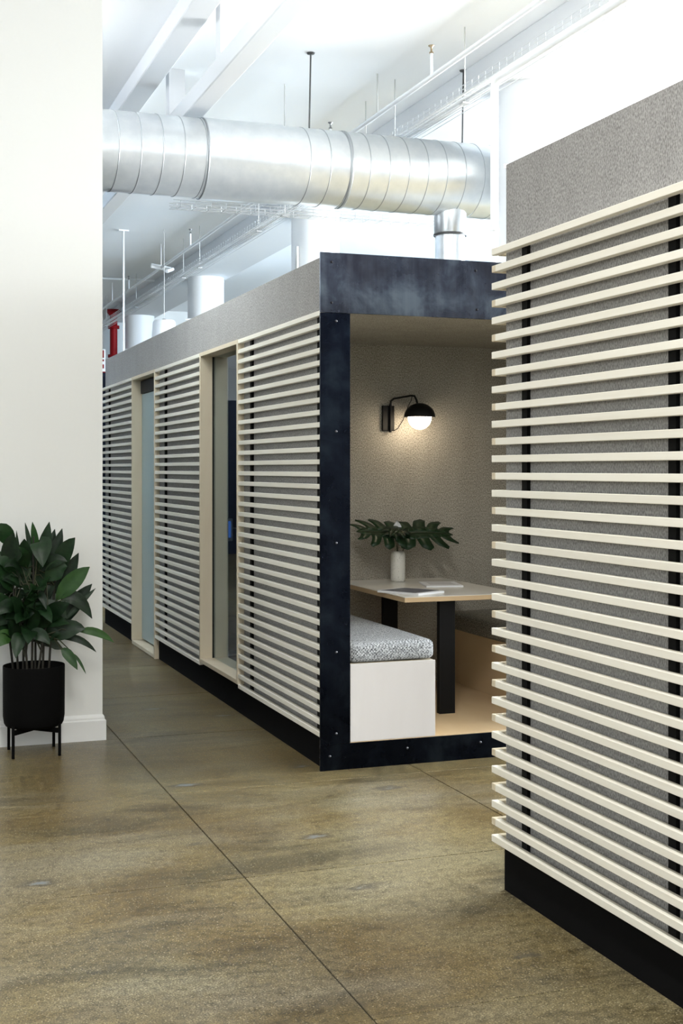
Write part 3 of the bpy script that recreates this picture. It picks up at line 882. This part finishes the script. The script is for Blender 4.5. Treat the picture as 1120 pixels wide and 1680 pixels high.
for bpx, tpx, w, arch, d0, d1, mk in hand:
    b_ = pp(*bpx, d0); t_ = pp(*tpx, d1)
    near = min(canes, key=lambda c: (c[0].lerp(c[1], 0.6) - b_).length)
    leaf(b_, t_, w, arch, toward, M[mk], 0.22, near[0].lerp(near[1], 0.55))
# inner and far leaves of the bush
for k in range(74):
    ang = rng.uniform(0, 2 * math.pi)
    r0 = rng.uniform(0.0, 0.09); z0 = rng.uniform(0.13, 0.50)
    base = Vector((r0 * math.cos(ang) - 0.02, r0 * math.sin(ang) * 0.6 - 0.01, z0))
    ln = rng.uniform(0.12, 0.20)
    out = rng.uniform(0.35, 0.9); up = rng.uniform(-0.3, 0.9)
    if z0 > 0.40: up = rng.uniform(0.1, 0.6)
    d = Vector((math.cos(ang) * out, math.sin(ang) * out * 0.7, up)).normalized()
    tip = base + d * ln
    tip.z = min(tip.z, 0.60); tip.y = min(tip.y, 0.12); tip.x = max(min(tip.x, 0.15), -0.24)
    fc = Vector((0.2 * rng.uniform(-1, 1), -0.8, rng.uniform(0.2, 1.0)))
    near = canes[k % len(canes)]
    leaf(base, tip, rng.uniform(0.030, 0.050), rng.uniform(0.02, 0.07), fc, M['leaf'], rng.uniform(0.1, 0.35), near[0].lerp(near[1], min(0.9, z0 / 0.6)))

# ------------------------------------------------------------------ services under the ceiling
DY, DZ, DR = 9.85, 3.77, 0.305
duct = tag(empty('air_duct', (0, DY, DZ)), 'fat galvanised spiral air duct running across under the ceiling', 'duct')
def xcyl(name, x0, x1, r, mat, parent, n=56):
    bm = bmesh.new()
    add_tube(bm, [(x0, 0, 0), (x1, 0, 0)], r, n)
    bmesh.ops.recalc_face_normals(bm, faces=bm.faces)
    o = mesh_obj(name, bm, mat, parent)
    for p in o.data.polygons: p.use_smooth = len(p.vertices) == 4
    return o
def xat(px):
    u = (px - CX) / FPX; s, c_ = math.sin(YAW), math.cos(YAW)
    return DY * (s + c_ * u) / (c_ - s * u)
xcyl('duct_body', -4.0, 12.6, DR, M['galv'], duct)
sx0, sx1 = xat(328) , xat(456)
xcyl('sleeve', sx0, sx1, DR + 0.006, M['galv'], duct)
bm = bmesh.new()
bmesh.ops.create_circle(bm, segments=8, radius=0.004)
bm.free()
def ring_mesh():
    bm = bmesh.new(); n, k = 56, 6
    grid = []
    for i in range(n):
        a = 2 * math.pi * i / n
        grid.append([bm.verts.new(((0.0045 * math.cos(2 * math.pi * j / k)), (DR + 0.0035 * math.sin(2 * math.pi * j / k)) * math.cos(a), (DR + 0.0035 * math.sin(2 * math.pi * j / k)) * math.sin(a))) for j in range(k)])
    for i in range(n):
        for j in range(k):
            bm.faces.new((grid[i][j], grid[(i + 1) % n][j], grid[(i + 1) % n][(j + 1) % k], grid[i][(j + 1) % k]))
    bmesh.ops.recalc_face_normals(bm, faces=bm.faces)
    return bm
rm = mesh_obj('seam', ring_mesh(), M['seam'], duct, True); rm.location = (xat(180), 0, 0); rm.rotation_euler = (0, 0, R_(4))
x = xat(180) + 0.166
while x < 8:
    if not (sx0 - 0.02 < x < sx1 + 0.03):
        inst('seam', rm.data, (x, 0, 0), duct, (0, 0, R_(4)))
    x += 0.166
for x in (xat(180) - 0.166, xat(180) - 0.332, xat(180) - 0.498): inst('seam', rm.data, (x, 0, 0), duct, (0, 0, R_(4)))
inst('flange', rm.data, (xat(557), 0, 0), duct, None, (3.0, 1.012, 1.012))
inst('flange', rm.data, (sx0, 0, 0), duct, None, (1.5, 1.02, 1.02))
# branch duct dropping down behind the pod
BX = xat(738)
lathe('branch_duct', [(0.125, -1.9), (0.125, -0.22)], M['galv'], duct, 40, (BX, 0, 0))
lathe('branch_collar', [(0.130, -0.46), (0.136, -0.45), (0.136, -0.30), (0.150, -0.20)], M['galv'], duct, 40, (BX, 0, 0))
lathe('branch_clamp', [(0.138, -0.475), (0.140, -0.472), (0.140, -0.462), (0.138, -0.458)], M['rod'], duct, 40, (BX, 0, 0))
for z in (-0.70, -1.0): lathe('branch_seam', [(0.125, z), (0.129, z + 0.004), (0.125, z + 0.008)], M['seam'], duct, 40, (BX, 0, 0))
# hanger rods
for px in (507, 758):
    o = tube('hanger_rod', [(xat(px), 0.0, DR - 0.01), (xat(px) + 0.02, 0.02, ZC - DZ)], 0.007, M['rod'], duct, 8)
    lathe('ceiling_anchor', [(0.0, -0.012), (0.03, -0.010), (0.034, 0.0)], M['rod'], duct, 16, (xat(px) + 0.02, 0.02, ZC - DZ))

# wire cable trays
def cable_tray(name, p0, p1, width, height, step, label, rods=()):
    p0, p1 = Vector(p0), Vector(p1)
    root = tag(empty(name, p0), label, 'cable tray')
    d = (p1 - p0); Ln = d.length; d.normalize()
    s = Vector((d.y, -d.x, 0))
    def w(name, pts, r=0.0028):
        pass
    bm = bmesh.new(); r = 0.003
    offs = [(-width / 2, height), (-width / 2, height / 2), (-width / 2, 0), (-width / 6, 0), (width / 6, 0), (width / 2, 0), (width / 2, height / 2), (width / 2, height)]
    for a, z in offs:
        add_tube(bm, [s * a + Vector((0, 0, z)), s * a + Vector((0, 0, z)) + d * Ln], r, 5, False)
    mesh_obj('long_wires', bm, M['wire'], root)
    bm = bmesh.new()
    add_tube(bm, [s * a + Vector((0, 0, z)) for a, z in ((-width / 2, height), (-width / 2, 0), (width / 2, 0), (width / 2, height))], r, 5, False)
    src = mesh_obj('cross_wire', bm, M['wire'], root)
    n = int(Ln / step)
    near = sorted(range(n), key=lambda i: (p0 + d * (i * step)).length)
    src.location = d * (step * 0.5)
    for i in range(1, n):
        inst('cross_wire', src.data, d * (step * (i + 0.5)), root)
    for t in rods:
        q = d * t
        o = tube('hanger_rod', [q + Vector((0, 0, -0.01)), q + Vector((0, 0, ZC - p0.z - (0.28 if 4.65 < (p0 + q).x < 5.35 else 0)))], 0.005, M['rod_pale'], root, 6)
        b_ = q + s * (-width / 2)
        box('bracket', q - Vector((0.03, 0.03, 0.015)), q + Vector((0.03, 0.03, -0.004)), M['tray_bracket'], root)
    return root
ct1 = cable_tray('cable_tray', (4.20, 2.0, 4.13), (4.20, 26.9, 4.13), 0.22, 0.06, 0.11, 'long wire cable tray beside the deep beam and columns', (4.4, 6.9, 8.3, 9.0, 12.5, 15.4, 16.4, 20.0, 23.0))
cable_tray('cable_tray', (2.35, 10.75, 3.56), (8.6, 10.75, 3.56), 0.16, 0.05, 0.13, 'pale wire cable tray behind the duct, running crosswise', (1.0, 3.5, 6.0))

for k in range(4):
    pts = [(-0.07 + k * 0.045 + 0.012 * math.sin(j * 1.3 + k * 2), j * 0.83, 0.014 + 0.006 * (k % 2)) for j in range(31)]
    tube('cable', [(q[0], min(q[1], 24.8), q[2]) for q in pts], 0.010, M['white'], ct1, 6)
# sprinkler pipe with upright heads
sp_ = tag(empty('sprinkler_pipe', (4.0, 0, 4.35)), 'thin white sprinkler pipe running lengthwise below the ceiling', 'pipe')
tube('pipe', [(0, 2.0, 0), (0, 26.9, 0)], 0.020, M['white'], sp_, 10)
for y in (10.2, 14.0, 19.0, 23.2):
    tube('hanger', [(0, y, 0), (0, y, ZC - 4.35)], 0.006, M['rod_pale'] if y < 14 else M['white'], sp_, 6)
for i, y in enumerate((9.07, 11.4, 17.1, 21.6)):
    h_ = lathe('sprinkler_head', [(0.016, 0.18), (0.016, 0.19), (0.008, 0.195), (0.008, 0.225), (0.024, 0.236), (0.024, 0.241), (0, 0.243)], M['brass'] if i == 0 else M['chrome'], sp_, 14, (0, y, 0.0))
    tube('riser_nipple', [(0, y, 0), (0, y, 0.18)], 0.012, M['white'], h_, 8)
tube('cross_pipe', [(-0.15, 19.0, 0.02), (0.15, 19.0, -0.02)], 0.036, M['white'], sp_, 12)
tube('elbow', [(0.13, 19.0, -0.02), (0.15, 18.9, -0.03), (0.02, 18.7, -0.10)], 0.026, M['white'], sp_, 10)

# white riser pipe beside the pods
rp = tag(empty('riser_pipe', (3.80, 7.60, 0)), 'thick white pipe rising behind the pods and bending forward', 'pipe')
tube('pipe', bend((0, 0, 0), (0, 0, 3.89), (0.0, -7.0, 3.89), 0.07), 0.027, M['white'], rp, 14)
for z in (0.6, 2.9): lathe('clamp', [(0.027, z), (0.032, z + 0.002), (0.032, z + 0.022), (0.027, z + 0.024)], M['white'], rp, 16)
# thin white drop pipe far down the hall
dp = tag(empty('drop_pipe', (3.27, 18.06, 0)), 'thin white pipe dropping from a ceiling bracket near the red standpipe', 'pipe')
tube('pipe', [(0, 0, 0), (0, 0, ZC)], 0.014, M['white'], dp, 10)
box('bracket', (-0.07, -0.03, ZC - 0.02), (0.07, 0.03, ZC), M['white'], dp)
# crosswise conduit on the ceiling
cc = tag(tube('ceiling_conduit', [(-8, 22.4, ZC - 0.05), (4.6, 22.4, ZC - 0.05)], 0.02, M['white']), 'thin white conduit crossing the ceiling near the far wall', 'conduit')
tube('clip', [(2, 22.4, ZC - 0.05), (2, 22.4, ZC)], 0.015, M['white'], cc, 6)
# pendant lamp
pl = tag(empty('pendant_lamp', (3.79, 17.8, 3.0)), 'white tapered pendant shade hanging beyond the pod roof', 'lamp')
lathe('shade', [(0.19, 0.0), (0.155, 0.40), (0.14, 0.425), (0.0, 0.43)], M['white'], pl, 32)
lathe('cap', [(0.028, 0.43), (0.028, 0.445), (0, 0.45)], M['rod'], pl, 16)
tube('cord', [(0, 0, 0.44), (0, 0, ZC - 3.0)], 0.004, M['rod_pale'], pl, 6)
# bent white conduit at the pier
# red standpipe
rs = tag(empty('fire_standpipe', (4.50, 25.95, 0)), 'red fire standpipe with valve and flanges at the far wall', 'standpipe')
lathe('pipe', [(0.075, 0), (0.075, 4.42)], M['red'], rs, 24)
for z, r in ((3.05, 0.13), (3.62, 0.115), (4.20, 0.115), (4.66, 0.13)):
    lathe('flange', [(0.075, z - 0.03), (r, z - 0.03), (r, z + 0.03), (0.075, z + 0.03)], M['red'], rs, 24) if z < 4.4 else None
lathe('top_flange', [(0.075, 4.42), (0.14, 4.50), (0.14, 4.55), (0, 4.56)], M['red'], rs, 24)
tube('valve_body', [(-0.28, -0.05, 3.32), (-0.16, -0.05, 3.32), (0.0, -0.03, 3.32)], [0.09, 0.14, 0.17], M['red'], rs, 20)
tube('outlet', [(0, 0, 2.98), (0.25, -0.05, 2.98)], [0.07, 0.09], M['red'], rs, 16)
lathe('handwheel', [(0.0, 3.42), (0.10, 3.42), (0.10, 3.45), (0, 3.46)], M['rod'], rs, 18, (-0.32, -0.06, 0))
sg = tag(empty('fire_sign', (4.16, 25.6, 3.50)), 'white sign with red marks beside the red standpipe', 'sign')
box('plate', (-0.12, 0, -0.22), (0.12, 0.006, 0.22), M['sign'], sg)
for lo, hi in (((-0.09, 0.06), (-0.02, 0.19)), ((0.02, 0.05), (0.09, 0.20)), ((-0.09, -0.02), (0.09, 0.02)), ((-0.06, -0.16), (0.09, -0.08))):
    box('red_mark', (lo[0], -0.002, lo[1]), (hi[0], -0.0002, hi[1]), M['red'], sg)
tube('support', [(0, 0.008, -3.50), (0, 0.008, 0.2)], 0.012, M['white'], sg)
